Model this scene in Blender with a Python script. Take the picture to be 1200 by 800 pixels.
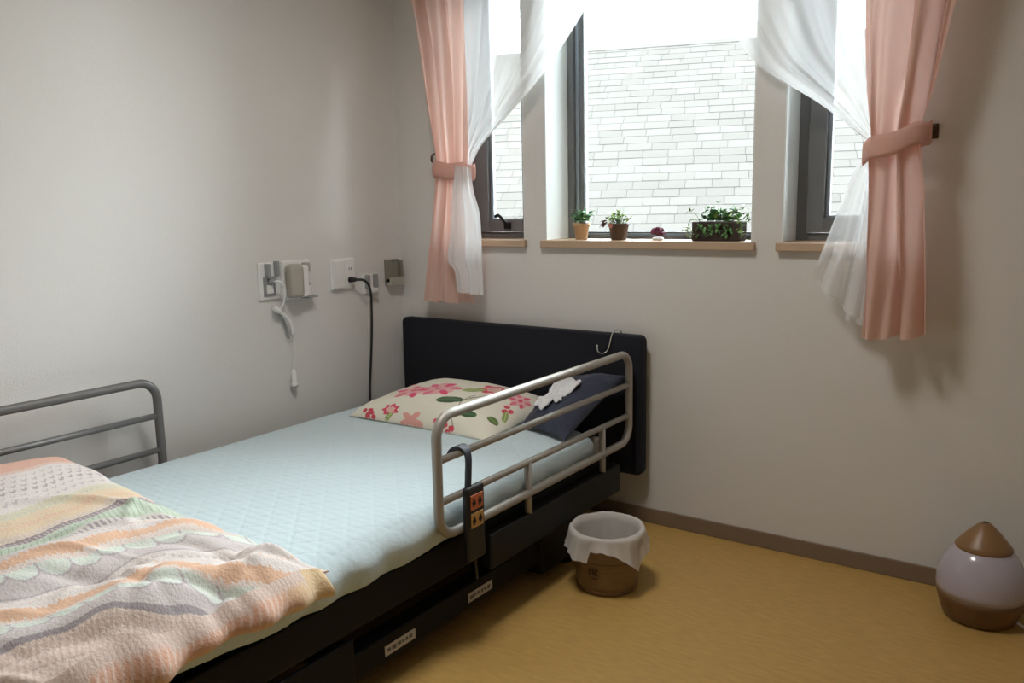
import bpy, bmesh, math, random
import numpy as np
from mathutils import Vector, Matrix, noise
for o in list(bpy.data.objects): bpy.data.objects.remove(o)
scene = bpy.context.scene
COL = scene.collection
PI = math.pi
random.seed(4)

# ------------------------------------------------------------------ camera
cam_d = bpy.data.cameras.new('camera'); cam = bpy.data.objects.new('camera', cam_d); COL.objects.link(cam)
cam_d.sensor_width = 36.0; cam_d.lens = 971.0/1200*36.0; cam_d.clip_start = 0.02; cam_d.clip_end = 200
CX, CU, CF = Vector((0.8177716, 0.57519919, -0.01988715)), Vector((-0.07782477, 0.14474922, 0.98640304)), Vector((-0.57025688, 0.80510469, -0.16313655))
m = Matrix((CX, CU, -CF)).transposed().to_4x4(); m.translation = Vector((2.3197, -2.5090, 1.1))
cam.matrix_world = m
scene.camera = cam
# ------------------------------------------------------------------ light
SKY = 26.5
w = bpy.data.worlds.new('overcast_sky'); scene.world = w; w.use_nodes = True
bg = w.node_tree.nodes['Background']; bg.inputs[0].default_value = (0.90, 0.965, 1.0, 1); bg.inputs[1].default_value = SKY
LAMP, LAMP_COL = 33.0, (1.0, .95, .89, 1)     # the room's ceiling lamp (its builder is further down)
WIN = [(0.25, 0.609), (0.70, 1.45), (1.54, 1.88)]; WZ0, WZ1 = 0.972, 2.0
def portal(x0, x1):
    l = bpy.data.lights.new('window_portal', 'AREA'); l.shape = 'RECTANGLE'; l.size = x1-x0; l.size_y = WZ1-WZ0
    l.cycles.is_portal = True
    o = bpy.data.objects.new('window_portal', l); COL.objects.link(o)
    o.location = ((x0+x1)/2, 0.27, (WZ0+WZ1)/2); o.rotation_euler = (-PI/2, 0, 0)
for x0, x1 in WIN: portal(x0, x1)
vs = scene.view_settings; vs.view_transform = 'Standard'; vs.look = 'None'; vs.exposure = 0.0; vs.gamma = 1; vs.use_curve_mapping = False
scene.cycles.max_bounces = 12; scene.cycles.diffuse_bounces = 8; scene.cycles.transparent_max_bounces = 16

# ------------------------------------------------------------------ materials
def lin(c):
    return tuple(((v/255)/12.92 if v/255 <= .04045 else ((v/255+.055)/1.055)**2.4) for v in c)
def mat(name, col, rough=.6, metal=0, bump=None, var=None, spec=.5, sheen=0, coat=0):
    """col linear rgb; bump=(scale,strength,stretch xyz); var=(scale,amount)"""
    M = bpy.data.materials.new(name); M.use_nodes = True; nt = M.node_tree; N = nt.nodes; L = nt.links
    b = N['Principled BSDF']; b.inputs['Base Color'].default_value = (*col, 1); b.inputs['Roughness'].default_value = rough
    b.inputs['Metallic'].default_value = metal; b.inputs['Specular IOR Level'].default_value = spec
    b.inputs['Sheen Weight'].default_value = sheen; b.inputs['Coat Weight'].default_value = coat
    tc = N.new('ShaderNodeTexCoord')
    def noise_tex(scale, st=(1, 1, 1), detail=3):
        mp = N.new('ShaderNodeMapping'); mp.inputs['Scale'].default_value = st; L.new(tc.outputs['Object'], mp.inputs[0])
        n = N.new('ShaderNodeTexNoise'); n.inputs['Scale'].default_value = scale; n.inputs['Detail'].default_value = detail
        L.new(mp.outputs[0], n.inputs['Vector']); return n
    if var:
        n = noise_tex(var[0], var[2] if len(var) > 2 else (1, 1, 1))
        mx = N.new('ShaderNodeMix'); mx.data_type = 'RGBA'
        a = var[1]
        mx.inputs['A'].default_value = (*[v*(1-a) for v in col], 1); mx.inputs['B'].default_value = (*[min(1, v*(1+a)) for v in col], 1)
        L.new(n.outputs[0], mx.inputs['Factor']); L.new(mx.outputs['Result'], b.inputs['Base Color'])
    if bump:
        n = noise_tex(bump[0], bump[2] if len(bump) > 2 else (1, 1, 1))
        bp = N.new('ShaderNodeBump'); bp.inputs['Strength'].default_value = bump[1]; bp.inputs['Distance'].default_value = .003
        L.new(n.outputs[0], bp.inputs['Height']); L.new(bp.outputs[0], b.inputs['Normal'])
    return M
def vc_mat(name, rough=.85, bump=(260, .25), sheen=.2):
    M = mat(name, (1, 1, 1), rough, bump=bump, sheen=sheen, spec=.2); nt = M.node_tree
    a = nt.nodes.new('ShaderNodeVertexColor'); a.layer_name = 'pattern'
    nt.links.new(a.outputs[0], nt.nodes['Principled BSDF'].inputs['Base Color']); return M
def cloth_mat(name, col, transl, transp=0.0, bump=None):
    M = bpy.data.materials.new(name); M.use_nodes = True; nt = M.node_tree; N = nt.nodes; L = nt.links
    N.remove(N['Principled BSDF']); out = N['Material Output']
    d = N.new('ShaderNodeBsdfDiffuse'); d.inputs[0].default_value = (*col, 1)
    t = N.new('ShaderNodeBsdfTranslucent'); t.inputs[0].default_value = (*col, 1)
    mx = N.new('ShaderNodeMixShader'); mx.inputs[0].default_value = transl; L.new(d.outputs[0], mx.inputs[1]); L.new(t.outputs[0], mx.inputs[2])
    last = mx
    if bump:
        tc = N.new('ShaderNodeTexCoord'); n = N.new('ShaderNodeTexNoise'); n.inputs['Scale'].default_value = bump[0]; L.new(tc.outputs['Object'], n.inputs['Vector'])
        bp = N.new('ShaderNodeBump'); bp.inputs['Strength'].default_value = bump[1]; bp.inputs['Distance'].default_value = .003
        L.new(n.outputs[0], bp.inputs['Height']); L.new(bp.outputs[0], d.inputs['Normal'])
    if transp:
        tr = N.new('ShaderNodeBsdfTransparent'); m2 = N.new('ShaderNodeMixShader'); m2.inputs[0].default_value = transp
        L.new(mx.outputs[0], m2.inputs[1]); L.new(tr.outputs[0], m2.inputs[2]); last = m2
    L.new(last.outputs[0], out.inputs[0]); return M
def glass_mat(name):
    M = bpy.data.materials.new(name); M.use_nodes = True; nt = M.node_tree; N = nt.nodes; L = nt.links
    N.remove(N['Principled BSDF']); out = N['Material Output']
    g = N.new('ShaderNodeBsdfGlossy'); g.inputs['Roughness'].default_value = 0.02
    tr = N.new('ShaderNodeBsdfTransparent'); tr.inputs[0].default_value = (.95, .97, .965, 1)
    f = N.new('ShaderNodeFresnel'); f.inputs[0].default_value = 1.4
    m2 = N.new('ShaderNodeMixShader'); L.new(f.outputs[0], m2.inputs[0]); L.new(tr.outputs[0], m2.inputs[1]); L.new(g.outputs[0], m2.inputs[2])
    L.new(m2.outputs[0], out.inputs[0]); return M

M = {}
M['wallpaper'] = mat('wallpaper', (.725, .715, .695), .85, bump=(220, .35, (1, 1, 2.2)), spec=.2)
M['ceiling'] = mat('ceiling_paper', (.75, .74, .72), .9, spec=.2)
def floor_material():
    F = mat('floor_linoleum', (.475, .300, .092), .42, bump=(180, .06), var=(22, .22, (1, 4, 1)), spec=.4); return F
M['floor'] = floor_material()
M['baseboard'] = mat('baseboard_vinyl', (.23, .165, .115), .5, var=(30, .08))
M['reveal'] = mat('reveal_white', (.82, .86, .86), .6)
M['sill'] = mat('sill_wood', (.50, .36, .25), .5, var=(14, .12, (.5, 4, 4)))
M['frame'] = mat('window_frame_grey', (.16, .165, .17), .45, metal=.1)
M['bead'] = mat('glazing_bead', (.35, .40, .45), .35, metal=.4)
M['glass'] = glass_mat('window_glass')
M['shingle'] = mat('shingle_grey', (.0485, .0465, .0438), .95, var=(3.0, .10), bump=(60, .2), spec=0)
M['shingle_b'] = mat('shingle_grey_pale', (.0508, .0488, .0460), .95, var=(3.0, .10), bump=(60, .2), spec=0)
M['shingle_c'] = mat('shingle_grey_dark', (.0462, .0442, .0416), .95, var=(3.0, .10), bump=(60, .2), spec=0)
M['gap'] = mat('roof_felt', (.037, .036, .034), .95, spec=0)
M['house'] = mat('house_render', (.2, .2, .19), .9)
M['pink'] = cloth_mat('pink_curtain_cloth', (.86, .63, .555), .46, bump=(300, .25))
M['sheer'] = cloth_mat('sheer_voile', (.92, .93, .94), .42, .46)
M['sheer_hem'] = cloth_mat('sheer_hem', (.92, .93, .94), .42, .28)
M['hook_metal'] = mat('hook_brown_metal', (.10, .06, .045), .35, metal=.6)
M['chrome'] = mat('chrome_wire', (.75, .75, .76), .18, metal=1)
M['bedblack'] = mat('bed_black_steel', (.005, .005, .006), .6, var=(6, .2), spec=.2)
M['headboard'] = mat('headboard_navy', (.013, .0145, .021), .75, bump=(200, .15), spec=.25)
M['darkplastic'] = mat('dark_plastic', (.010, .0105, .011), .55, spec=.25)
M['railpaint'] = mat('rail_silver_paint', (.38, .36, .33), .48, metal=.35, var=(8, .05))
M['rail_dark'] = mat('rail_grey_paint', (.15, .145, .14), .45, metal=.35, var=(8, .05))
M['clip'] = mat('beige_plastic', (.5, .46, .4), .5)
M['sticker'] = mat('sticker_silver', (.45, .44, .42), .5)
M['ink'] = mat('sticker_ink', (.10, .10, .10), .6)
M['white_plastic'] = mat('white_plastic', (.80, .80, .79), .4)
M['beige_plastic'] = mat('grey_beige_plastic', (.42, .39, .34), .45)
M['smoke_plastic'] = mat('smoky_plastic', (.24, .23, .19), .35)
M['grey_plastic'] = mat('grey_plastic', (.30, .31, .32), .5)
M['black_rubber'] = mat('black_rubber', (.012, .012, .013), .45)
M['navy'] = mat('navy_fabric', (.028, .034, .062), .9, bump=(150, .4), var=(9, .2), sheen=.15)
M['white_cloth'] = mat('white_cloth', (.72, .73, .75), .9, bump=(120, .3))
M['orange'] = mat('button_orange', (.55, .15, .06), .5)
M['yellow'] = mat('button_yellow', (.52, .30, .09), .5)
M['basket'] = mat('basket_tan', (.23, .145, .066), .6, bump=(40, .5, (1, 1, 6)), var=(20, .22, (1, 1, 5)))
M['basket_band'] = mat('basket_band', (.17, .085, .03), .6, var=(20, .2))
M['basket_print'] = mat('basket_print', (.06, .03, .02), .7)
M['liner'] = cloth_mat('bin_liner', (.80, .78, .76), .3, .12, bump=(30, .5))
M['hum_wood'] = mat('humidifier_brown', (.15, .072, .028), .35, var=(12, .15, (1, 1, 3)))
M['hum_cap'] = mat('humidifier_cap_brown', (.25, .135, .055), .38, var=(12, .12, (1, 1, 3)))
M['hum_body'] = mat('humidifier_lilac', (.46, .425, .49), .2, coat=.5)
M['terracotta'] = mat('pot_tan', (.50, .31, .17), .7, var=(25, .15))
M['brownpot'] = mat('pot_brown', (.10, .055, .035), .6, var=(25, .2))
M['darkpot'] = mat('planter_dark', (.045, .03, .024), .6, var=(20, .3))
M['soil'] = mat('soil', (.03, .02, .012), .95)
M['leaf_a'] = mat('leaf_bluegreen', (.17, .37, .20), .5, var=(40, .35))
M['leaf_b'] = mat('leaf_light', (.34, .50, .16), .5, var=(40, .35))
M['leaf_c'] = mat('leaf_mid', (.12, .30, .09), .5, var=(40, .45))
M['petal_red'] = mat('petal_dark_red', (.16, .018, .02), .6, var=(40, .3))
M['petal_pink'] = mat('petal_pink', (.55, .20, .16), .6, var=(40, .2))
M['petal_plum'] = mat('petal_plum', (.14, .02, .055), .6, var=(60, .5))

# ------------------------------------------------------------------ helpers
def link(name, me, material=None, parent=None, smooth=True):
    o = bpy.data.objects.new(name, me); COL.objects.link(o)
    if material: me.materials.append(M[material] if isinstance(material, str) else material)
    if smooth and len(me.polygons): me.polygons.foreach_set('use_smooth', [True]*len(me.polygons))
    if parent:
        o.parent = parent; o.matrix_parent_inverse = Matrix.Translation(parent.location).inverted()
    return o
def obj(name, bm, material, parent=None, smooth=False, label=None):
    me = bpy.data.meshes.new(name); bmesh.ops.recalc_face_normals(bm, faces=bm.faces); bm.to_mesh(me); bm.free()
    o = link(name, me, material, parent, smooth)
    if label: o['label'] = label
    return o
def tag(o, label, cat, group=None, kind=None):
    o['label'] = label; o['category'] = cat
    if group: o['group'] = group
    if kind: o['kind'] = kind
    return o
def thing(name, loc, label, cat, group=None):
    o = bpy.data.objects.new(name, None); COL.objects.link(o); o.location = loc; o.empty_display_size = .05
    return tag(o, label, cat, group)
def struct(o): o['kind'] = 'structure'; return o
def box(bm, x0, x1, y0, y1, z0, z1, bevel=0, seg=2):
    r = bmesh.ops.create_cube(bm, size=1)
    vs_ = r['verts']
    for v in vs_:
        v.co = Vector((x0 if v.co.x < 0 else x1, y0 if v.co.y < 0 else y1, z0 if v.co.z < 0 else z1))
    if bevel:
        es = list({e for v in vs_ for e in v.link_edges})
        bmesh.ops.bevel(bm, geom=es, offset=bevel, segments=seg, profile=.5, affect='EDGES')
    return bm
def bx(*a, **k): return box(bmesh.new(), *a, **k)
def smooth_path(pts, n=8, closed=False):
    """Catmull-Rom"""
    P = [Vector(p) for p in pts]; out = []
    k = len(P)
    for i in range(k if closed else k-1):
        p0 = P[(i-1) % k] if closed or i > 0 else P[0]*2-P[1]
        p1 = P[i]; p2 = P[(i+1) % k]
        p3 = P[(i+2) % k] if closed or i+2 < k else P[-1]*2-P[-2]
        for j in range(n):
            t = j/n
            out.append(.5*((2*p1)+(p2-p0)*t+(2*p0-5*p1+4*p2-p3)*t*t+(3*p1-p0-3*p2+p3)*t**3))
    if not closed: out.append(P[-1].copy())
    return out
def tube(bm, pts, r, seg=10, closed=False, caps=True):
    P = [Vector(p) for p in pts]; n = len(P); rings = []
    up = None
    for i in range(n):
        if closed: t = (P[(i+1) % n]-P[i-1]).normalized()
        else: t = (P[min(i+1, n-1)]-P[max(i-1, 0)]).normalized()
        if up is None:
            a = Vector((0, 0, 1)) if abs(t.z) < .9 else Vector((1, 0, 0))
            up = (a-t*a.dot(t)).normalized()
        else: up = (up-t*up.dot(t)).normalized()
        sd = t.cross(up)
        rr = r[i] if isinstance(r, (list, tuple)) else r
        rings.append([bm.verts.new(P[i]+(up*math.cos(2*PI*k/seg)+sd*math.sin(2*PI*k/seg))*rr) for k in range(seg)])
    for i in range(n if closed else n-1):
        a, b = rings[i], rings[(i+1) % n]
        for k in range(seg): bm.faces.new((a[k], a[(k+1) % seg], b[(k+1) % seg], b[k]))
    if caps and not closed:
        bm.faces.new(rings[0]); bm.faces.new(rings[-1])
    return bm
def lathe(bm, prof, c=(0, 0, 0), seg=32, cap=True):
    rings = []
    for r, z in prof:
        if r < 1e-5: rings.append([bm.verts.new((c[0], c[1], c[2]+z))])
        else: rings.append([bm.verts.new((c[0]+r*math.cos(2*PI*k/seg), c[1]+r*math.sin(2*PI*k/seg), c[2]+z)) for k in range(seg)])
    for a, b in zip(rings, rings[1:]):
        for k in range(seg):
            k2 = (k+1) % seg
            if len(a) == 1 and len(b) == 1: continue
            if len(a) == 1: bm.faces.new((a[0], b[k2], b[k]))
            elif len(b) == 1: bm.faces.new((a[k], a[k2], b[0]))
            else: bm.faces.new((a[k], a[k2], b[k2], b[k]))
    if cap:
        for R in (rings[0], rings[-1]):
            if len(R) > 1: bm.faces.new(R)
    return bm
def grid_mesh(name, V, nu, nv, closed_u=False):
    """V array (nv, nu, 3)"""
    me = bpy.data.meshes.new(name); idx = np.arange(nu*nv).reshape(nv, nu)
    if closed_u: idx = np.concatenate([idx, idx[:, :1]], 1)
    F = np.stack([idx[:-1, :-1], idx[:-1, 1:], idx[1:, 1:], idx[1:, :-1]], -1).reshape(-1, 4)
    me.from_pydata(V.reshape(-1, 3).tolist(), [], F.tolist()); me.update(); return me
def add_colors(me, cols):
    a = me.color_attributes.new('pattern', 'FLOAT_COLOR', 'POINT')
    c = np.ones((len(me.vertices), 4), np.float32); c[:, :3] = cols.reshape(-1, 3); a.data.foreach_set('color', c.ravel())
def interp(x, pts):
    xs, ys = zip(*sorted(pts)); return np.interp(x, xs, ys)
def sm(x, a, b):
    t = np.clip((x-a)/(b-a), 0, 1); return t*t*(3-2*t)
rng = np.random.RandomState(7)
def fbm(x, y, seed=0, octs=4, f=1.0):
    x, y = np.broadcast_arrays(np.asarray(x, float), np.asarray(y, float)); r = np.random.RandomState(seed); out = np.zeros(x.shape); amp = 1
    for k in range(octs):
        for j in range(3):
            a = r.uniform(0, 2*PI); ph = r.uniform(0, 2*PI); ff = f*r.uniform(.8, 1.25)
            out += amp*np.sin(ff*(x*math.cos(a)+y*math.sin(a))+ph)/3
        amp *= .5; f *= 2.03
    return out

# ================================================================== STRUCTURE
RX, RY, RZ = 3.3, -4.2, 2.4
TH = .25
struct(obj('floor', bx(-.1, RX+.1, RY-.1, TH, -.1, 0), 'floor'))
struct(obj('ceiling', bx(-.1, RX+.1, RY-.1, TH, RZ, RZ+.1), 'ceiling'))
struct(obj('wall_left', bx(-.12, 0, RY, TH, 0, RZ), 'wallpaper'))
struct(obj('wall_right', bx(RX, RX+.12, RY, TH, 0, RZ), 'wallpaper'))
struct(obj('wall_front', bx(-.12, RX+.12, RY-.12, RY, 0, RZ), 'wallpaper'))
bm = bmesh.new()
box(bm, 0, RX, 0, TH, 0, WZ0-.024); box(bm, 0, RX, 0, TH, WZ1, RZ)
edges = [0]+[e for w_ in WIN for e in w_]+[RX]
for i in range(0, len(edges), 2): box(bm, edges[i], edges[i+1], 0, TH, WZ0-.024, WZ1)
struct(obj('wall_back', bm, 'wallpaper'))
struct(obj('baseboard_back', bx(.009, RX-.009, -.009, 0, 0, .052, bevel=.002), 'baseboard'))
struct(obj('baseboard_left', bx(0, .009, RY, 0, 0, .052, bevel=.002), 'baseboard'))
struct(obj('baseboard_right', bx(RX-.009, RX, RY, 0, 0, .052, bevel=.002), 'baseboard'))

def ceiling_lamp(x, y):
    t_ = thing('ceiling_lamp', (x, y, RZ), 'round ceiling lamp with an added light-limiting skirt, on the ceiling over the bed side', 'lamp')
    b_ = bmesh.new(); lathe(b_, [(0, RZ), (.25, RZ), (.272, RZ-.02), (.272, RZ-.17), (.264, RZ-.17), (.262, RZ-.02), (0, RZ-.018)], (x, y, 0), 48); obj('lamp_base_skirt', b_, 'white_plastic', t_, True)  # deep opaque skirt added to cut the lamp's light on the upper walls
    E_ = bpy.data.materials.new('lamp_diffuser'); E_.use_nodes = True; p_ = E_.node_tree.nodes['Principled BSDF']
    p_.inputs['Emission Color'].default_value = LAMP_COL; p_.inputs['Emission Strength'].default_value = LAMP
    b_ = bmesh.new(); lathe(b_, [(.255, RZ-.030), (.24, RZ-.036), (.12, RZ-.040), (0, RZ-.041)], (x, y, 0), 48, cap=False)
    obj('diffuser', b_, E_, t_, True)
def ring_frame(x0, x1, z0, z1, y0, y1, wl, wr, wb, wt):
    b_ = bmesh.new()
    box(b_, x0, x0+wl, y0, y1, z0, z1, .002, 1); box(b_, x1-wr, x1, y0, y1, z0, z1, .002, 1)
    box(b_, x0+wl, x1-wr, y0, y1, z0, z0+wb, .002, 1); box(b_, x0+wl, x1-wr, y0, y1, z1-wt, z1, .002, 1)
    return b_
for n, (x0, x1) in enumerate(WIN):
    e = bpy.data.objects.new('window_%d' % (n+1), None); COL.objects.link(e); e.location = ((x0+x1)/2, .15, WZ0); e['kind'] = 'structure'
    obj('reveal_lining', bx(x0, x0+.004, .001, .15, WZ0, WZ1), 'reveal', e); obj('reveal_lining', bx(x1-.004, x1, .001, .15, WZ0, WZ1), 'reveal', e)
    # wooden ledge board
    obj('window_sill', bx(x0-.012, x1+.012, -.022, 0, WZ0-.026, WZ0, bevel=.003), 'sill', e)
    obj('sill_board', bx(x0, x1, 0, .20, WZ0-.024, WZ0), 'sill', e)
    if n == 1:
        obj('window_frame', ring_frame(x0, x1, WZ0, WZ1, .150, .215, .028, .012, .012, .03), 'frame', e)
        obj('glazing_bead', ring_frame(x0+.028, x1-.012, WZ0+.012, WZ1-.03, .165, .205, .014, .006, .006, .01), 'bead', e)
        obj('sash_frame', ring_frame(x0+.042, x1-.018, WZ0+.018, WZ1-.04, .170, .200, .018, .006, .006, .01), 'frame', e)
        obj('pane', bx(x0+.05, x1-.02, .182, .186, WZ0+.02, WZ1-.045), 'glass', e)
    else:
        obj('window_frame', ring_frame(x0, x1, WZ0, WZ1, .130, .21, .060 if n == 0 else .04, .040, .022, .03), 'frame', e)
        xs = x0+(.02 if n == 0 else 0); s = obj('sash_frame', ring_frame(xs+.036, x1-.036, WZ0+.024, WZ1-.03, .118, .17, .052, .052, .046, .05), 'frame', e)
        obj('glazing_bead', ring_frame(xs+.088, x1-.088, WZ0+.07, WZ1-.08, .135, .155, .012, .012, .006, .01), 'bead', e)
        obj('pane', bx(xs+.092, x1-.092, .143, .147, WZ0+.072, WZ1-.085), 'glass', e)
        hx = .455 if n == 0 else 1.79
        h = bmesh.new(); box(h, hx-.012, hx+.012, .100, .118, WZ0+.035, WZ0+.062, .004)
        tube(h, smooth_path([(hx, .104, WZ0+.05), (hx-.004, .088, WZ0+.07), (hx-.022, .082, WZ0+.088), (hx-.04, .085, WZ0+.083)], 6), .006)
        obj('lever_handle', h, 'darkplastic', s, smooth=True)

# ------------------------------------------------------------------ neighbour's shingled roof outside
def build_roof():
    A = Vector((-2.186, 3.653, 2.4)); Bp = Vector((.688, 4.706, 2.4))
    d = (Bp-A); d.z = 0; d.normalize(); dn = Vector((d.y, -d.x, 0))       # downhill, towards our wall
    pitch = math.radians(37)
    down = dn*math.cos(pitch)-Vector((0, 0, 1))*math.sin(pitch); nor = dn*math.sin(pitch)+Vector((0, 0, 1))*math.cos(pitch)
    mid = (A+Bp)/2
    root = thing('neighbour_roof', mid+dn*1.2+Vector((0, 0, -6.5)), 'pale grey shingled roof of the building outside the windows', 'roof')
    def pt(a, b, h=0): return mid+d*a+down*b+nor*h
    slopelen = 3.3; half = 4.6
    def slab(a0, a1, b0, b1, h0, h1, bm_):
        vs_ = [bm_.verts.new(pt(a, b, h)) for h in (h0, h1) for a, b in ((a0, b0), (a1, b0), (a1, b1), (a0, b1))]
        for f in ((0, 1, 2, 3), (7, 6, 5, 4), (0, 4, 5, 1), (1, 5, 6, 2), (2, 6, 7, 3), (3, 7, 4, 0)): bm_.faces.new([vs_[i] for i in f])
    b_ = bmesh.new(); slab(-half, half, 0, slopelen, -.12, -.008, b_); obj('roof_deck', b_, 'gap', root)
    b_ = bmesh.new(); slab(-half, half, -.004, .06, .004, .010, b_); obj('ridge_cap', b_, 'shingle', root)
    b_ = bmesh.new(); q = bmesh.ops.create_cube(b_, size=1)
    for v in q['verts']:
        a = -half+.3 if v.co.x < 0 else half-.3; p = mid+d*a+(-dn*2.0 if v.co.y < 0 else dn*2.2)
        v.co = Vector((p.x, p.y, -4.3 if v.co.z < 0 else 0.55))
    obj('house_wall', b_, 'house', root)
    b_ = bmesh.new(); vs_ = [b_.verts.new(p) for p in (mid+d*-half, mid+d*half, mid+d*half-dn*2.8+Vector((0, 0, -1.9)), mid+d*-half-dn*2.8+Vector((0, 0, -1.9)))]
    b_.faces.new(vs_); bmesh.ops.solidify(b_, geom=b_.faces[:], thickness=.1); obj('rear_roof_slope', b_, 'gap', root)
    # shingles
    ex, wd = .092, .175
    cells = []
    for r in range(int(slopelen/ex)):
        off = random.random()*wd
        for c in range(int(2*half/wd)):
            a0 = -half+c*wd+off
            if a0+wd > half: continue
            g = abs((a0+wd/2)+.15)
            cells.append((g*1.0+(r*ex)*.3, r, a0, random.random()))
    cells.sort()
    M_ = ('shingle', 'shingle_b', 'shingle_c')
    protos = []
    for k in range(3):
        for h in (.004, .006):
            bm_ = bmesh.new(); box(bm_, -wd/2+.001, wd/2-.001, -ex/2, ex/2, 0, h)
            for v in bm_.verts:                       # butt edge thicker at the lower side
                if v.co.z > .001 and v.co.y < 0: v.co.z = h*.35
            me = bpy.data.meshes.new('shingle'); bm_.to_mesh(me); bm_.free(); me.materials.append(M[M_[k]]); protos.append(me)
    rot = Matrix((d, down, nor)).transposed().to_4x4()
    for i, (g, r, a0, q) in enumerate(cells[:300]):
        o = bpy.data.objects.new('shingle', protos[int(q*6)]); COL.objects.link(o); o.parent = root
        mm = rot.copy(); mm.translation = pt(a0+wd/2, r*ex+ex/2, 0)-root.location; o.matrix_local = mm
    bm_ = bmesh.new()
    for g, r, a0, q in cells[300:]:
        h = .004 if q < .5 else .006
        vs_ = [bm_.verts.new(pt(a, b, hh)) for a, b, hh in ((a0+.001, r*ex, 0), (a0+wd-.001, r*ex, 0), (a0+wd-.001, r*ex+ex, 0), (a0+.001, r*ex+ex, 0), (a0+.001, r*ex, h*.35), (a0+wd-.001, r*ex, h*.35), (a0+wd-.001, r*ex+ex, h), (a0+.001, r*ex+ex, h))]
        for f in ((0, 1, 2, 3), (7, 6, 5, 4), (0, 4, 5, 1), (1, 5, 6, 2), (2, 6, 7, 3), (3, 7, 4, 0)): bm_.faces.new([vs_[j] for j in f])
    o = obj('shingle_courses', bm_, 'shingle', root); o['kind'] = 'stuff'
    for nm in M_[1:]: o.data.materials.append(M[nm])
    for i_, p_ in enumerate(o.data.polygons): p_.material_index = int(cells[300+i_//6][3]*3)
build_roof()

ceiling_lamp(1.18, -1.22)
# ================================================================== CURTAINS
def ruled(name, left, right, pleats, amp, material, parent=None, s0=0, s1=1, nu=160, nv=120, seed=1, yoff=0, sag=None, sharp=1.0):
    """surface between two edge polylines (x,y,z); pleats displaced in y"""
    def res(P):
        Q = np.array([p[:] for p in smooth_path(P, 12)]); d = np.r_[0, np.cumsum(np.linalg.norm(np.diff(Q, axis=0), axis=1))]; d /= d[-1]
        t = np.linspace(0, 1, nv); return np.stack([np.interp(t, d, Q[:, k]) for k in range(3)], 1)
    A, Bq = res(left), res(right)
    s = np.linspace(s0, s1, nu)[None, :]; t = np.linspace(0, 1, nv)[:, None]
    P = A[:, None, :]*(1-s[..., None])+Bq[:, None, :]*s[..., None]
    a = np.interp(np.linspace(0, 1, nv), [p[0] for p in amp], [p[1] for p in amp])[:, None]
    ph = .5*np.sin(2.1*t+seed)+.35*np.sin(9*s+seed*2.3)
    wv = np.sin(2*PI*(pleats*s)+ph*2)
    wv = (1-2*np.abs(np.sin(PI*pleats*s+ph))**.75 if sharp < 1 else wv)+.30*np.sin(2*PI*pleats*2.37*s+seed+1.3*t)+.2*fbm(s*9+0*t, t*4+0*s, seed)
    P[..., 1] += a*wv+yoff
    P[..., 0] += a*.35*np.cos(2*PI*(pleats*s)+ph*2)
    if sag is not None: P[..., 2] += sag(s, t)
    me = grid_mesh(name, P, nu, nv)
    return link(name, me, material, parent)
def tieback(xl, xr, zl, zr, yc, ry, parent, hook):
    n = 56; pts = []
    xc = (xl+xr)/2; rx = (xr-xl)/2
    V = np.zeros((6, n, 3))
    for k in range(n):
        a = 2*PI*k/n; x = xc+rx*math.cos(a)*(abs(math.cos(a))**-.12 if abs(math.cos(a)) > 1e-3 else 1); y = yc+ry*math.sin(a)
        f = (x-xl)/(xr-xl); z = zl+(zr-zl)*f+.004*math.sin(5*a)
        for j in range(6):
            q = (j/5-.5); V[j, k] = (x, y-(.004 if y < yc else -.004)*math.cos(q*3), z+q*(.058-.014*max(0, math.sin(a))))
    me = grid_mesh('tieback', V, n, 6, True); o = link('tieback', me, 'pink', parent)
    md = o.modifiers.new('thick', 'SOLIDIFY'); md.thickness = .004; md.offset = 0
    return o
ZT = 2.12
# rail above the frame that the curtains hang from
rail = thing('curtain_rail', (1.06, -.075, ZT+.03), 'white curtain rail that the window curtains hang from', 'curtain rail')
obj('rail_bar', bx(.06, 2.14, -.115, -.035, ZT+.003, ZT+.03, bevel=.004), 'white_plastic', rail)
for x in (.12, 1.06, 2.06): obj('bracket', bx(x-.012, x+.012, -.04, 0, ZT+.008, ZT+.026), 'white_plastic', rail)

# left pink
c = thing('curtain', (0.308, -0.070, .725), 'salmon pink curtain tied back beside the corner above the bed', 'curtain', 'pink curtains')
ruled('drape', [(0.078, -0.065, ZT), (0.154, -0.070, 1.85), (0.223, -0.070, 1.48), (0.263, -0.070, 1.29), (0.268, -0.070, 1.235)],
      [(0.433, -0.065, ZT), (0.427, -0.070, 1.85), (0.424, -0.075, 1.5), (0.416, -0.075, 1.29), (0.414, -0.075, 1.235)], 3.4, [(0, .018), (.5, .016), (1, .022)], 'pink', c, seed=2, sharp=.7)
ruled('skirt', [(0.268, -0.070, 1.235), (0.258, -0.070, 1.15), (0.203, -0.070, .92), (0.176, -0.070, .735)],
      [(0.414, -0.075, 1.235), (0.418, -0.080, 1.15), (0.430, -0.075, .92), (0.440, -0.075, .742)], 3.2, [(0, .024), (.3, .020), (1, .022)], 'pink', c, seed=5, sharp=.7,
      sag=lambda s, t: .006*np.sin(s*19)*t)
tieback(.254, .440, 1.238, 1.218, -.074, .036, c, None)
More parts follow.
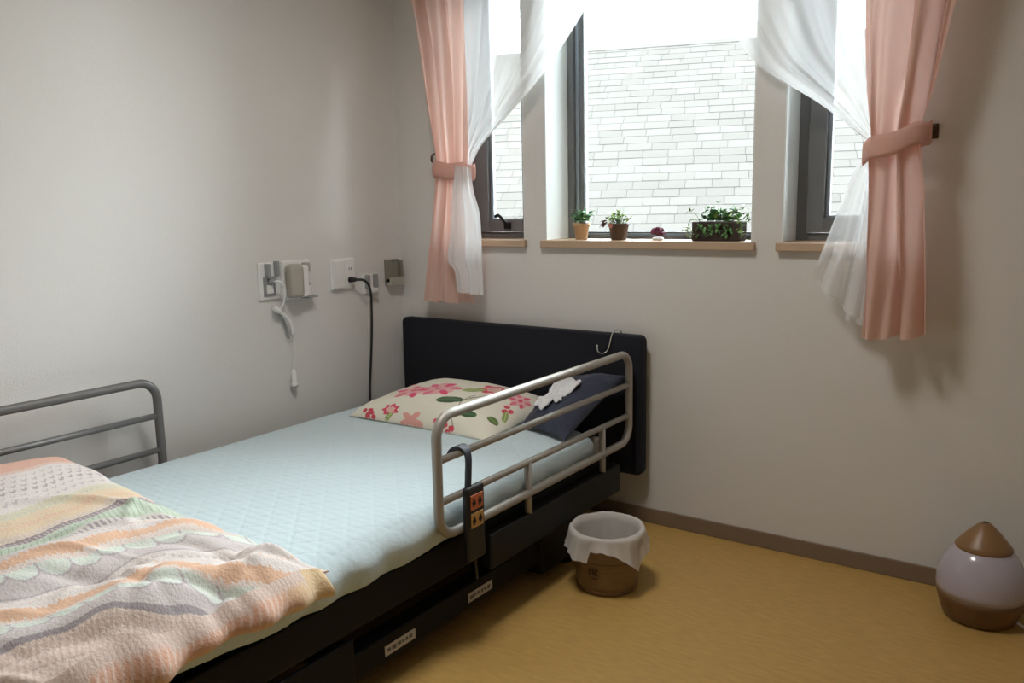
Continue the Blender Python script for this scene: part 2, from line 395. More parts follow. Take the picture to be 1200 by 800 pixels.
# right pink
c = thing('curtain', (1.88, -.1, .725), 'salmon pink curtain tied back at the right, above the bare wall', 'curtain', 'pink curtains')
ruled('drape', [(1.735, -.105, ZT), (1.762, -.11, 1.61), (1.776, -.11, 1.40), (1.792, -.11, 1.27), (1.80, -.11, 1.225)],
      [(2.10, -.095, ZT), (1.997, -.10, 1.575), (1.965, -.095, 1.40), (1.938, -.09, 1.29), (1.934, -.09, 1.235)], 2.6, [(0, .024), (.5, .026), (1, .032)], 'pink', c, seed=3, sharp=.7)
ruled('skirt', [(1.80, -.11, 1.225), (1.802, -.11, 1.13), (1.798, -.11, .9), (1.796, -.11, .716)],
      [(1.934, -.09, 1.235), (1.950, -.095, 1.13), (1.964, -.1, .92), (1.966, -.1, .732)], 2.3, [(0, .032), (.3, .026), (1, .03)], 'pink', c, seed=8, sharp=.7,
      sag=lambda s, t: .005*np.sin(s*15)*t)
tieback(1.784, 1.945, 1.216, 1.262, -.104, .048, c, None)
# hooks on the wall
def wall_hook(x, z, label):
    h = thing('tieback_hook', (x, 0, z), label, 'hook', 'curtain tieback hooks')
    obj('base_plate', bx(x-.008, x+.008, -.006, 0, z-.02, z+.02, bevel=.003), 'hook_metal', h)
    b_ = bmesh.new(); tube(b_, smooth_path([(x, -.003, z+.008), (x, -.03, z+.014), (x, -.052, z+.006), (x, -.056, z-.012), (x, -.046, z-.02)], 6), .0045)
    obj('prong', b_, 'hook_metal', h, True)
wall_hook(.226, 1.282, 'small dark metal hook holding the curtain near the room corner')
wall_hook(1.940, 1.270, 'small dark metal hook holding the curtain farther from the bed')

# sheers
c = thing('sheer_curtain', (.45, -.06, .775), 'sheer white curtain swept left across the window nearer the bed corner', 'curtain', 'sheer curtains')
L1 = [(.20, -.035, ZT), (.26, -.035, 1.8), (.33, -.04, 1.5), (.36, -.055, 1.32), (.365, -.065, 1.235)]
R1 = [(1.10, -.05, ZT), (1.02, -.05, 1.90), (.921, -.055, 1.741), (.755, -.06, 1.548), (.612, -.065, 1.421), (.48, -.07, 1.312), (.425, -.075, 1.235)]
ruled('swag', L1, R1, 5, [(0, .010), (.6, .006), (1, .008)], 'sheer', c, seed=4, nu=220)
ruled('hem', L1, R1, 5, [(0, .010), (.6, .006), (1, .008)], 'sheer_hem', c, s0=.82, s1=1.0, seed=4, nu=60, yoff=-.003)
L2 = [(.365, -.105, 1.245), (.364, -.12, 1.16), (.350, -.125, 1.0), (.336, -.125, .90), (.368, -.125, .86), (.378, -.125, .785)]
R2 = [(.440, -.105, 1.235), (.458, -.115, 1.15), (.484, -.115, 1.06), (.490, -.115, .90), (.494, -.115, .775)]
ruled('tail', L2, R2, 2.2, [(0, .012), (.5, .010), (1, .010)], 'sheer_hem', c, seed=6, nu=80)
ruled('tail_fold', [(p[0]+.004, p[1]+.008, p[2]) for p in L2], [(p[0]-.004, p[1]+.008, p[2]) for p in R2], 2.8, [(0, .01), (1, .008)], 'sheer_hem', c, seed=9, nu=80)
c = thing('sheer_curtain', (1.7, -.06, .74), 'sheer white curtain swept right across the window farther from the bed', 'curtain', 'sheer curtains')
R1 = [(1.92, -.05, ZT), (1.90, -.05, 1.8), (1.87, -.06, 1.5), (1.84, -.075, 1.32), (1.83, -.09, 1.235)]
L1 = [(1.02, -.05, ZT), (1.14, -.05, 1.92), (1.324, -.055, 1.681), (1.457, -.06, 1.498), (1.56, -.062, 1.420), (1.654, -.065, 1.357), (1.77, -.075, 1.262), (1.80, -.09, 1.225)]
ruled('swag', L1, R1, 5, [(0, .010), (.6, .006), (1, .008)], 'sheer', c, seed=14, nu=220)
ruled('hem', L1, R1, 5, [(0, .010), (.6, .006), (1, .008)], 'sheer_hem', c, s0=0, s1=.16, seed=14, nu=60, yoff=-.003)
L2 = [(1.80, -.09, 1.225), (1.755, -.075, 1.17), (1.705, -.07, 1.02), (1.656, -.07, .876)]
R2 = [(1.84, -.085, 1.225), (1.835, -.07, 1.1), (1.83, -.07, .9), (1.825, -.07, .735)]
ruled('tail', L2, R2, 3, [(0, .008), (.5, .012), (1, .018)], 'sheer', c, seed=16, nu=90, sag=lambda s, t: -.012*np.sin(s*PI)*t)
ruled('tail_fold', [(1.80, -.08, 1.22), (1.78, -.06, 1.1), (1.755, -.058, .93), (1.735, -.058, .762)], [(p[0], p[1]+.012, p[2]) for p in R2], 2.5, [(0, .006), (1, .012)], 'sheer_hem', c, seed=18, nu=80)

# ================================================================== BED
MX0, MX1, MY0, MY1, MZ = .118, 1.062, -.262, -2.18, .378     # mattress
bed = thing('care_bed', (.59, -1.15, 0), 'black adjustable care bed with a dark navy headboard', 'bed')
def rounded_board(x0, x1, z0, z1, y0, y1, R):
    b2 = bmesh.new(); loops = []
    for y, ins in ((y0, .005), (y0+.005, 0), (y1-.005, 0), (y1, .005)):
        P = []
        for (cx, cz, a0) in ((x1-R, z1-R, 0), (x0+R, z1-R, 90), (x0+R, z0+R, 180), (x1-R, z0+R, 270)):
            for k in range(7): a = math.radians(a0+k*15); P.append(b2.verts.new((cx+(R-ins)*math.cos(a), y, cz+(R-ins)*math.sin(a))))
        loops.append(P)
    n = len(loops[0])
    for A_, B_ in zip(loops, loops[1:]):
        for k in range(n): b2.faces.new((A_[k], A_[(k+1) % n], B_[(k+1) % n], B_[k]))
    b2.faces.new(loops[0]); b2.faces.new(loops[-1]); return b2
obj('headboard', rounded_board(.052, 1.118, .185, .664, -.072, -.034, .022), 'headboard', bed)
b_ = bmesh.new(); box(b_, .052, 1.118, -2.30, -2.262, .185, .60, .006); obj('footboard', b_, 'headboard', bed)
for x0, x1 in ((1.040, 1.066), (.114, .140)): obj('side_frame', bx(x0, x1, -2.22, -.20, .195, .283, bevel=.004), 'bedblack', bed)
for k in range(4):
    y0 = -.20-k*.5; obj('deck_panel', bx(.142, 1.038, y0-.485, y0, .262, .282, bevel=.004), 'bedblack', bed)
obj('head_crossbar', bx(.2, .97, -.2, -.074, .205, .255, bevel=.004), 'bedblack', bed)
obj('foot_crossbar', bx(.2, .97, -2.262, -2.2, .205, .255, bevel=.004), 'bedblack', bed)
obj('rail_bracket', bx(1.068, 1.102, -.90, -.19, .168, .262, bevel=.006), 'darkplastic', bed)
obj('rail_bracket', bx(.078, .112, -2.16, -1.30, .168, .262, bevel=.006), 'darkplastic', bed)
for x0, x1 in ((1.0, 1.05), (.14, .19)): obj('base_beam', bx(x0, x1, -2.1, -.34, .062, .128, bevel=.004), 'bedblack', bed)
for y in (-.42, -2.02): obj('base_crossbar', bx(.19, 1.0, y-.025, y+.025, .07, .12, bevel=.003), 'bedblack', bed)
for s_, (ya, yb) in enumerate(((-.62, -1.05), (-1.30, -1.75))):
    for x in (.97, .215):
        b_ = bmesh.new(); tube(b_, [(x, ya, .10), (x, yb, .255)], .018, 8); obj('lift_arm', b_, 'bedblack', bed, True)
obj('motor_housing', bx(.80, 1.06, -.60, -.36, .022, .17, bevel=.012), 'darkplastic', bed)
for x in (1.02, .17):
    for y in (-.42, -2.02):
        b_ = bmesh.new(); lathe(b_, [(.032, 0), (.036, .012), (.026, .03), (.018, .064)], (x, y, 0), 16); obj('foot', b_, 'black_rubber', bed, True)
obj('base_cover', bx(1.051, 1.062, -2.05, -1.35, .075, .175, bevel=.004), 'bedblack', bed)
for yc in (-1.195, -.885):
    st = obj('sticker', bx(1.050, 1.0512, yc-.052, yc+.052, .079, .104), 'sticker', bed, label='small pale printed sticker')
    b_ = bmesh.new()
    yy = yc-.045
    while yy < yc+.042:
        l_ = random.uniform(.006, .016); box(b_, 1.0512, 1.0516, yy, min(yy+l_, yc+.045), .087+random.uniform(-.002, .002), .096); yy += l_+.004
    obj('printed_line', b_, 'ink', st)
b_ = bx(1.02, 1.052, -.262, -.225, .283, .352, bevel=.006); obj('mattress_stop', b_, 'clip', bed)

# mattress with quilted pad
mt = thing('mattress', (.59, -1.2, .283), 'mattress covered by a pale blue diamond quilted pad', 'mattress')
b_ = bx(MX0+.02, MX1-.02, MY1+.01, MY0-.012, .284, MZ-.02, bevel=.025, seg=3); obj('mattress_core', b_, 'navy', mt, True)
def pad():
    # profile around the rounded box: param p (across), q (along); superellipse corner outline
    nu, nv = 340, 420
    cx, cy = (MX0+MX1)/2, (MY0+MY1)/2; hx, hy = (MX1-MX0)/2, (MY0-MY1)/2
    U = np.linspace(-1, 1, nu)[None, :]; Vv = np.linspace(-1, 1, nv)[:, None]
    side = .085
    def fold(t, h):      # arc-length coordinate -> (pos, drop); rounded edge radius R then vertical side
        R = .045; tot = h-R+R*PI/2+side-R
        a = np.abs(t)*tot
        ang = np.clip((a-(h-R))/R, 0, PI/2)
        pos = np.where(a < h-R, a, h-R+R*np.sin(ang)); drop = R*(1-np.cos(ang))+np.clip(a-(h-R)-R*PI/2, 0, None)
        return np.sign(t)*pos, drop
    px, dx = fold(U, hx); py, dy = fold(Vv, hy)
    X = px+0*py; Y = py+0*px; drop = np.maximum(dx+0*dy, dy+0*dx)+.25*np.minimum(dx+0*dy, dy+0*dx)
    # round the plan corners
    rc = .09; ex_ = np.clip(np.abs(X)-(hx-rc), 0, None); ey_ = np.clip(np.abs(Y)-(hy-rc), 0, None); d = np.hypot(ex_, ey_)
    k = np.where(d > 1e-6, np.maximum(ex_, ey_)/np.maximum(d, 1e-6), 1)
    X = np.sign(X)*(np.minimum(np.abs(X), hx-rc)+ex_*k); Y = np.sign(Y)*(np.minimum(np.abs(Y), hy-rc)+ey_*k)
    X += cx; Y += cy
    hem = interp(Y, [(-2.2, .33), (-1.77, .312), (-1.6, .294), (-1.3, .288), (-.9, .296), (-.5, .300), (-.2, .305)])
    sc = (MZ-hem)/side
    Z = MZ-drop*np.where(X > cx, sc, 1.0)
    bulge = np.sin(np.clip(drop/side, 0, 1)*PI)*.012
    X += np.sign(X-cx)*np.where(dx+0*dy > .01, bulge, 0)
    # quilting
    q = .085
    a = (X+Y)/q; b = (X-Y)/q
    quilt = np.minimum(np.abs((a % 1)-.5), np.abs((b % 1)-.5))
    Z += .0015*(sm(quilt, 0, .09)-1)
    Z += .0022*fbm(X*6, Y*6, 3)+.0004*np.sin(Y*260+6*X)*sm(drop, .05, 0)
    wr = sm(drop, .01, .05); X += wr*.004*np.sin(Y*38+2*np.sin(Y*9))*np.sign(X-cx)
    P = np.stack([X, Y, Z], -1); me = grid_mesh('quilted_pad', P, nu, nv)
    o = link('quilted_pad', me, M_pad, mt)
    md = o.modifiers.new('thick', 'SOLIDIFY'); md.thickness = .006; md.offset = 1
    # hem binding
    ring = [P[0, i] for i in range(0, nu, 4)]+[P[j, -1] for j in range(0, nv, 4)]+[P[-1, i] for i in range(nu-1, -1, -4)]+[P[j, 0] for j in range(nv-1, -1, -4)]
    b2 = bmesh.new(); tube(b2, ring, .0055, 6, closed=True); obj('hem_binding', b2, M_hem, o, True)
M_pad = mat('pad_pale_blue', (.52, .63, .675), .85, bump=(140, .3, (1, 1, 1)), sheen=.2, spec=.2)
M_hem = mat('pad_hem_aqua', (.42, .66, .66), .85)
pad()

# ------------------------------------------------------------------ side rails
def side_rail(x, y0, y1, ztop, bars, zbot, material, label, posts):
    r_ = thing('bed_rail', (x, (y0+y1)/2, .2), label, 'bed rail', 'bed side rails')
    R = .055; P = []
    for (cy, cz, a0) in ((y1-R, ztop-R, 0), (y0+R, ztop-R, 90), (y0+R, zbot+R, 180), (y1-R, zbot+R, 270)):
        for k in range(9):
            a = math.radians(a0+k*90/8); P.append((x, cy+R*math.cos(a), cz+R*math.sin(a)))
    b_ = bmesh.new(); tube(b_, P, .0125, 12, closed=True); obj('outer_frame', b_, material, r_, True)
    for z in bars:
        b_ = bmesh.new(); tube(b_, [(x, y0+.004, z), (x, y1-.004, z)], .0092, 10); obj('crossbar', b_, material, r_, True)
    for y in posts:
        b_ = bmesh.new(); tube(b_, [(x, y, bars[-1]), (x, y, .2)], .0105, 10); obj('post', b_, material, r_, True)
side_rail(1.09, -1.087, -.112, .614, (.508, .405), .318, 'railpaint', 'silver bed rail standing in front of the headboard pillows', (-.293, -.71))
side_rail(.09, -2.15, -1.172, .612, (.507, .404), .318, 'rail_dark', 'grey bed rail against the wall beside the duvet', (-1.40, -1.95))

# ------------------------------------------------------------------ hand control on the rail
rc = thing('bed_remote', (1.108, -.985, .28), 'black bed hand control with orange and yellow buttons hung on the rail', 'remote control')
ry = -.982
body = obj('body', bx(1.103, 1.122, ry-.034, ry+.034, .235, .425, bevel=.006), 'black_rubber', rc)
for zc, mt_ in ((.386, 'orange'), (.340, 'yellow')):
    k = obj('button_pad', bx(1.122, 1.1245, ry-.024, ry+.024, zc-.019, zc+.019, bevel=.001, seg=1), mt_, body, label='orange button panel' if mt_ == 'orange' else 'yellow button panel')
    for dy in (-.012, .012):
        b_ = bmesh.new()
        tube(b_, [(1.1246, ry+dy-.005, zc-.010), (1.1246, ry+dy+.003, zc-.002), (1.1246, ry+dy-.003, zc+.010)], .0028, 6)
        box(b_, 1.1243, 1.1258, ry+dy-.008, ry+dy+.002, zc-.004, zc+.003)
        obj('button_mark', b_, 'black_rubber', k)
pth = smooth_path([(1.112, ry-.02, .42), (1.114, ry-.019, .46), (1.113, ry-.016, .500), (1.104, ry-.016, .519), (1.088, ry-.018, .524), (1.074, ry-.022, .516), (1.070, ry-.030, .503)], 6)
b_ = bmesh.new(); rows = []
for i, p in enumerate(pth):
    t = (pth[min(i+1, len(pth)-1)]-pth[max(i-1, 0)]).normalized(); n_ = Vector((0, 1, 0)).cross(t).normalized()
    wdt = .009+.006*sm(i/len(pth), .3, .6)
    rows.append([b_.verts.new(p+Vector((0, s_*wdt, 0))+n_*h_*.0035) for s_, h_ in ((-1, -1), (1, -1), (1, 1), (-1, 1))])
for a, c_ in zip(rows, rows[1:]):
    for k in range(4): b_.faces.new((a[k], a[(k+1) % 4], c_[(k+1) % 4], c_[k]))
b_.faces.new(rows[0]); b_.faces.new(rows[-1])
obj('hanger', b_, mat('hanger_navy', (.02, .024, .04), .5), rc)
b_ = bmesh.new(); tube(b_, smooth_path([(1.112, ry, .237), (1.112, ry+.004, .20), (1.10, ry+.02, .172), (1.075, ry+.05, .165), (1.03, ry+.08, .18)], 6), .004, 8); obj('cord', b_, 'black_rubber', rc, True)

# ------------------------------------------------------------------ S hook on the headboard
b_ = bmesh.new()
hx = 1.0
P = smooth_path([(hx+.018, -.032, .640), (hx+.017, -.026, .664), (hx+.014, -.040, .6755), (hx+.011, -.066, .6735), (hx+.007, -.0765, .660), (hx, -.078, .630), (hx-.008, -.080, .607), (hx-.022, -.092, .598), (hx-.034, -.098, .607), (hx-.036, -.098, .628)], 6)
tube(b_, P, .0026, 8)
tag(obj('s_hook', b_, 'chrome', None, True), 'chrome wire hook hung over the top of the headboard', 'hook')

# ------------------------------------------------------------------ pillows
def edge_dense(n):
    q = np.linspace(-1, 1, n); return .5+.5*(.35*q+.65*np.sin(q*PI/2))
def pillow_surface(corners, T, nu, nv, up=.85, seed=1, wrinkle=.004, pinch=.06, p=2.6):
    Cn = [np.array(c_) for c_ in corners]           # FL, FR, BR, BL
    u = edge_dense(nu)[None, :, None]; v = edge_dense(nv)[:, None, None]
    U = 2*u-1; V = 2*v-1
    uu = .5+.5*U*(1-pinch*(1-V*V)); vv = .5+.5*V*(1-pinch*(1-U*U))
    P = (Cn[0]*(1-uu)+Cn[1]*uu)*(1-vv)+(Cn[3]*(1-uu)+Cn[2]*uu)*vv
    e1 = Cn[1]-Cn[0]; e2 = Cn[3]-Cn[0]; n = np.cross(e1, e2); n /= np.linalg.norm(n)
    U = U[..., 0]; V = V[..., 0]
    t = T*(np.clip(1-np.abs(U)**p, 0, 1)*np.clip(1-np.abs(V)**p, 0, 1))**.55
    t = t+0*U
    wr = wrinkle*fbm(U*3, V*3, seed, 4, 1.6)*sm(t/T, 0, .3)
    top = P+n*(t*up+wr)[..., None]; bot = P-n*(t*(1-up))[..., None]
    return top, bot
def pillow_mesh(name, top, bot, cols=None):
    nv, nu = top.shape[:2]
    me = bpy.data.meshes.new(name); i1 = np.arange(nu*nv).reshape(nv, nu); i2 = i1+nu*nv
    F = [np.stack([i[:-1, :-1], i[:-1, 1:], i[1:, 1:], i[1:, :-1]], -1).reshape(-1, 4) for i in (i1, i2[:, ::-1])]
    me.from_pydata(np.concatenate([top.reshape(-1, 3), bot.reshape(-1, 3)]).tolist(), [], np.concatenate(F).tolist())
    if cols is not None: add_colors(me, cols)
    b2 = bmesh.new(); b2.from_mesh(me); bmesh.ops.remove_doubles(b2, verts=b2.verts, dist=1e-5); b2.to_mesh(me); b2.free(); return me
PIL = [(.235, -.555, .388), (.845, -.56, .388), (.815, -.115, .405), (.225, -.135, .40)]
top, bot = pillow_surface(PIL, .103, 300, 240, seed=21, wrinkle=.0055, p=3.0, pinch=.04)
FLOWERS = [  # (u, v, size, kind, rot) on the pillow's own face
 (.36,.36,.050,'big',0),(.47,.42,.050,'big',.35),(.69,.60,.040,'ring',0),(.34,.10,.024,'ring',.3),(.20,.045,.022,'bud',.5),(.235,.015,.018,'bud',1.5),(.47,.02,.034,'pale',.2),
 (.865,.60,.036,'big',.4),(.885,.44,.024,'bud',.2),(.62,.05,.018,'bud',1.0),(.665,.02,.020,'bud',.2),
 (.60,.28,.036,'leafd',.5),(.345,.035,.016,'leaf',1.2),(.74,.20,.026,'leafd',.4),(.895,.26,.026,'leafm',.1),(.925,.37,.024,'leaf',-.9),(.93,.76,.030,'leafm',-.6),(.62,.50,.03,'leaf',.9),
 (.15,.60,.04,'pale',.4),(.25,.80,.04,'ring',0),(.52,.86,.04,'pale',0),(.10,.3,.03,'leafm',.6)]
def paint_pillow(u, v):
    col = np.tile(np.array([.74, .71, .61]), (len(u), 1))
    W, H = .66, .52
    def put(mask, c_): col[mask] = c_
    # thin stems
    for pts in (((.70, .03), (.672, .10), (.675, .20), (.655, .30), (.67, .42)), ((.672, .36), (.70, .44), (.75, .48)), ((.655, .30), (.69, .40), (.735, .56))):
        for (u0, v0), (u1, v1) in zip(pts, pts[1:]):
            ax, ay = (u1-u0)*W, (v1-v0)*H; q = np.clip((((u-u0)*W)*ax+((v-v0)*H)*ay)/(ax*ax+ay*ay), 0, 1)
            put(np.hypot((u-u0)*W-q*ax, (v-v0)*H-q*ay) < .0020, (.20, .20, .15))
    for fu, fv, s_, kind, rot_ in FLOWERS:
        s_ *= 1.22
        dx = (u-fu)*W; dy = (v-fv)*H; r = np.hypot(dx, dy); th = np.arctan2(dy, dx)+rot_
        if kind.startswith('leaf'):
            c_, s2 = math.cos(rot_), math.sin(rot_); a = dx*c_+dy*s2; b = -dx*s2+dy*c_
            g = {'leafd': (.05, .10, .045), 'leafm': (.11, .17, .05), 'leaf': (.27, .34, .12)}[kind]
            mk = (np.abs(b) < s_*.5*np.sqrt(np.clip(1-(a/s_)**2, 0, 1))) & (np.abs(a) < s_)
            put(mk, g); put(mk & (np.abs(b) < .0022), tuple(min(1, q*1.9) for q in g))
        elif kind == 'ring':
            R = s_*(1+.16*np.cos(7*th)); put((r < R) & (r > s_*.55*(1+.12*np.cos(7*th+1))), (.66, .06, .11)); put(r < s_*.5, (.68, .42, .36)); put((r < R) & (r > s_*.86), (.60, .10, .15))
        elif kind == 'big':
            put(r < s_*(.95+.10*np.cos(6*th)), (.74, .40, .40))
            for q in range(6):
                aa = q*PI/3+rot_; ex_ = dx-s_*.82*math.cos(aa); ey_ = dy-s_*.82*math.sin(aa); pr = np.hypot(ex_*math.cos(aa)+ey_*math.sin(aa), 2.0*(-ex_*math.sin(aa)+ey_*math.cos(aa)))
                put(pr < s_*.38, (.70, .07, .17) if q % 2 else (.72, .16, .24))
            put(r < s_*.20, (.66, .06, .14))
        elif kind == 'pale':
            put(r < s_*(.8+.3*np.cos(5*th)), (.74, .36, .31))
        elif kind == 'bud':
            for q in range(3):
                ex_ = dx-s_*.6*math.cos(q*2.3+rot_); ey_ = dy-s_*.6*math.sin(q*2.3+rot_); put(np.hypot(ex_, ey_) < s_*.45, (.62, .07, .10))
    return col
_u, _v = np.meshgrid(np.linspace(0, 1, 300), np.linspace(0, 1, 240)); pc = paint_pillow(_u.ravel(), _v.ravel())
me = pillow_mesh('floral_pillow', top, bot, np.concatenate([pc, pc[:, :]*0+np.array([.74, .71, .61])]))
tag(link('floral_pillow', me, vc_mat('pillow_floral')), 'cream pillow with pink flowers and green leaves on the bed', 'pillow')
# navy cushion leaning in the gap by the headboard
NV = [(.845, -.385, .400), (1.045, -.445, .392), (1.078, -.105, .535), (.855, -.115, .50)]
top, bot = pillow_surface(NV, .075, 90, 90, up=.75, seed=33, wrinkle=.006)
tag(link('navy_cushion', pillow_mesh('navy_cushion', top, bot), 'navy'), 'dark navy cushion leaning on the headboard behind the silver rail', 'cushion')
# crumpled white cloth on it
nu = 48; u = np.linspace(-1, 1, nu)[None, :]; v = np.linspace(-1, 1, nu)[:, None]
CW = []
cl_u = np.array([(.84+.10*(a+1)/2+.03*b) for b in v.ravel() for a in u.ravel()]).reshape(nu, nu)
ta, tb = top, None
P = np.zeros((nu, nu, 3))
for j in range(nu):
    for i in range(nu):
        a, b = u[0, i], v[j, 0]
        R = 1+.25*math.sin(3*math.atan2(b, a)+1)+.12*math.sin(7*math.atan2(b, a))
        uu_ = .42+.19*a*R; vv_ = .46+.20*b*R
        q = ta[int(np.clip(vv_, 0, 1)*89), int(np.clip(uu_, 0, 1)*89)]
        P[j, i] = q
P[..., 2] += .010+.010*np.clip(fbm(u*3+0*v, v*3+0*u, 5, 4, 2), -0.8, 2)+.028*np.exp(-((u-.5)**2+(v-.45)**2)/.06)
me = grid_mesh('tissue', P, nu, nu); o = link('white_cloth', me, 'white_cloth'); md = o.modifiers.new('t', 'SOLIDIFY'); md.thickness = .003
tag(o, 'small crumpled white cloth lying on the navy cushion', 'cloth')

# ------------------------------------------------------------------ duvet
def duvet():
    nu, nv = 520, 460
    s = np.linspace(0, 1, nu)[None, :]; t = np.linspace(0, 1, nv)[:, None]
    W = .972
    a = s*W                                     # arc coordinate across, from the wall side
    X0 = .125
    far = interp(a[0], [(0, -1.452), (.25, -1.452), (.5, -1.478), (.75, -1.487), (.90, -1.474), (.945, -1.458), (.972, -1.440)])[None, :]
    Y = far+(-2.235-far)*t
    # droop beyond the mattress edge
    xe = .88
    over = np.clip(a-xe, 0, None)
    X = X0+a-.10*over-.5*over**2+0*t
    base = MZ+.008-.40*over**1.35*(1+.15*np.sin(t*9))
    th = .085*(np.where(s < .5, np.clip(1-np.abs(2*s-1)**9, 0, 1)**.5, 1-.55*np.abs(2*s-1)**6))*(np.clip(1-np.abs(np.clip(1-t*1.0, 0, 1))**14, 0, 1)**.55)
    th = th+.048*np.exp(-((a-.08)/.30)**2)*sm(t, 0, .10)*sm(a, 0, .03)
    # puffs and folds
    wr = .011*fbm(X*5, Y*5, 11, 3, 1.3)
    diag = X*1.0+(Y+1.9)*.55
    wr += .014*np.sin(diag*26+1.5*np.sin(Y*6+X*3))*sm(X, .45, .8)*(.6+.4*np.sin(Y*9))
    wr += .010*np.exp(-((X-(.80+.25*(Y+1.75)))/.035)**2)*sm(t, 0, .15)
    wr += .012*np.exp(-((X-(1.02+.10*(Y+1.75)))/.03)**2)
    wr -= .016*np.exp(-((X-(.93+.30*(Y+1.75)))/.03)**2)*sm(t, .02, .2)
    wr += .0016*fbm(X*40, Y*40, 13, 2, 1.0)
    r_ = np.random.RandomState(5)
    for k in range(46):                         # short creases running mostly along the bed
        cx_, cy_ = r_.uniform(.5, 1.15), r_.uniform(-2.15, -1.5); an = r_.normal(1.25, .45); ln = r_.uniform(.06, .16); wd_ = r_.uniform(.008, .018); hh = r_.uniform(.005, .012)*r_.choice([-1, 1])
        dx_, dy_ = X-cx_, Y-cy_; al = dx_*math.cos(an)+dy_*math.sin(an); ac = -dx_*math.sin(an)+dy_*math.cos(an)+.25*al*al/ln
        wr = wr+hh*np.exp(-(al/ln)**2)*np.exp(-(ac/wd_)**2)
    env = sm(th, .0, .05)
    Zt = base+th+wr*env
    Zb = base-.004+0*t-.004*np.sin(a*20+t*9)*sm(over, 0, .1)
    lip = sm(a, W-.10, W)
    top_ = np.stack([X+0*Zt+.006*np.sin(Y*31)*lip, Y+.004*np.sin(X*40)*(1-t)**8+0*Zt, Zt], -1)
    bot_ = np.stack([X+0*Zb, Y+0*Zb, Zb], -1)
    # edge band on the right: underside rolls out and shows
    # --- colours
    y = top_[..., 1]; x = a+X0+0*t
    g = np.interp(y, [-1.95, -1.47], [1.12, .64])
    st = np.where(x > .65, .65+(x-.65)*g, x)
    st = st+.010*np.sin(y*17+x*6)+.005*np.sin(y*47+1)+.006*fbm(x*9, y*9, 41, 2, 1.5)*sm(x, .5, .8)
    col = np.zeros(st.shape+(3,)); col[:] = (.66, .56, .51)
    jag = .0045*np.sin(y*2*PI/.011)*np.sin(y*2*PI/.037+st*9)
    salmon = (.66, .38, .29); white = (.66, .595, .565); lilac = (.62, .56, .55); cream = (.66, .52, .37); dark = (.27, .22, .23); green = (.49, .555, .455); orange = (.66, .42, .29); mint = (.585, .615, .565); knit = (.62, .49, .43)
    def band(a_, b_, c_, j=0): col[(st+j*jag >= a_) & (st+j*jag < b_)] = c_
    band(0, .285, salmon, .6); band(.285, .305, (.65, .48, .41), 1)
    band(.305, .50, white)
    # crochet marks
    for k, xx in enumerate((.325, .350, .375, .40, .425, .455)):
        ph = (y/.022+k*.5) % 1; mk = (np.abs(st-xx-.006*np.sin(ph*2*PI)) < .0035+.002*(k % 2)) & (ph < .62); col[mk] = (.40, .34, .35) if 1 < k < 4 else (.52, .45, .45)
    band(.49, .53, (.60, .55, .42), 1); band(.525, .60, cream, 1); band(.555, .575, (.66, .47, .33), 1.5)
    band(.60, .622, (.64, .53, .44), .5)
    band(.622, .645, dark, .5); mk = (st > .628) & (st < .645) & (((y/.009) % 1) < .35); col[mk] = (.5, .42, .42)
    band(.645, .71, green); mk = (st > .65) & (st < .70) & ((((y+st*.4)/.012) % 1) < .18); col[mk] = (.30, .38, .27)
    band(.703, .728, (.62, .58, .54)); mk = (st > .708) & (st < .726) & (((y/.011) % 1) < .5); col[mk] = (.36, .31, .33)
    band(.728, .782, lilac); band(.735, .775, white, .5)
    band(.784, .808, orange, 1)
    def scallop(x0, x1):
        m_ = (st >= x0) & (st < x1); col[m_] = (.60, .60, .55)
        pr = .052; ph = ((y/pr) % 1)-.5; rad = np.hypot(ph*pr, (st-(x0+.008)))
        inn = m_ & (rad < pr*.5); col[inn] = mint
        mid_ = m_ & (rad < pr*.30); col[mid_] = (.58, .62, .55)
        ol = m_ & (np.abs(rad-pr*.52) < .0028); col[ol] = (.42, .37, .38)
        out = m_ & (rad > pr*.55); col[out] = (.56, .50, .49)
        ray = inn & (((np.arctan2(ph*pr, st-x0)*5) % 1) < .18); col[ray] = (.62, .63, .58)
    scallop(.822, .885)
    band(.885, .889, (.42, .37, .38)); band(.889, .950, white); band(.950, .980, orange, 1)
    scallop(.988, 1.048); band(1.048, 1.060, (.33, .29, .30)); band(1.060, 1.5, knit)
    mk = (st > 1.06) & ((((y+.3*st)/.010) % 1) < .4); col[mk] = (.55, .42, .37)
    mk = (st > 1.06) & (((st/.035) % 1) < .5); col[mk] = col[mk]*np.array([1.08, 1.12, 1.12])
    for xx, cc_ in ((.905, (.50, .44, .44)), (.925, (.66, .50, .42)), (.745, (.52, .46, .46)), (.765, (.66, .52, .45)), (.612, (.55, .47, .42)), (.51, (.52, .48, .40)), (1.085, (.50, .38, .34)), (1.12, (.50, .38, .34))):
        mk = (np.abs(st-xx) < .0028) & (((y/.013+xx*37) % 1) < .55); col[mk] = cc_
    # underside
    cb = np.zeros(col.shape); cb[:] = (.62, .33, .20)
    xs = a+X0+0*t; cb[(xs > 1.14) & (((y/.02) % 1) < .35)] = (.55, .24, .14); cb[(xs > 1.235)] = (.66, .44, .20); cb[(xs < 1.12)] = (.62, .42, .28)
    return top_, bot_, col, cb
top, bot, col, cb = duvet()
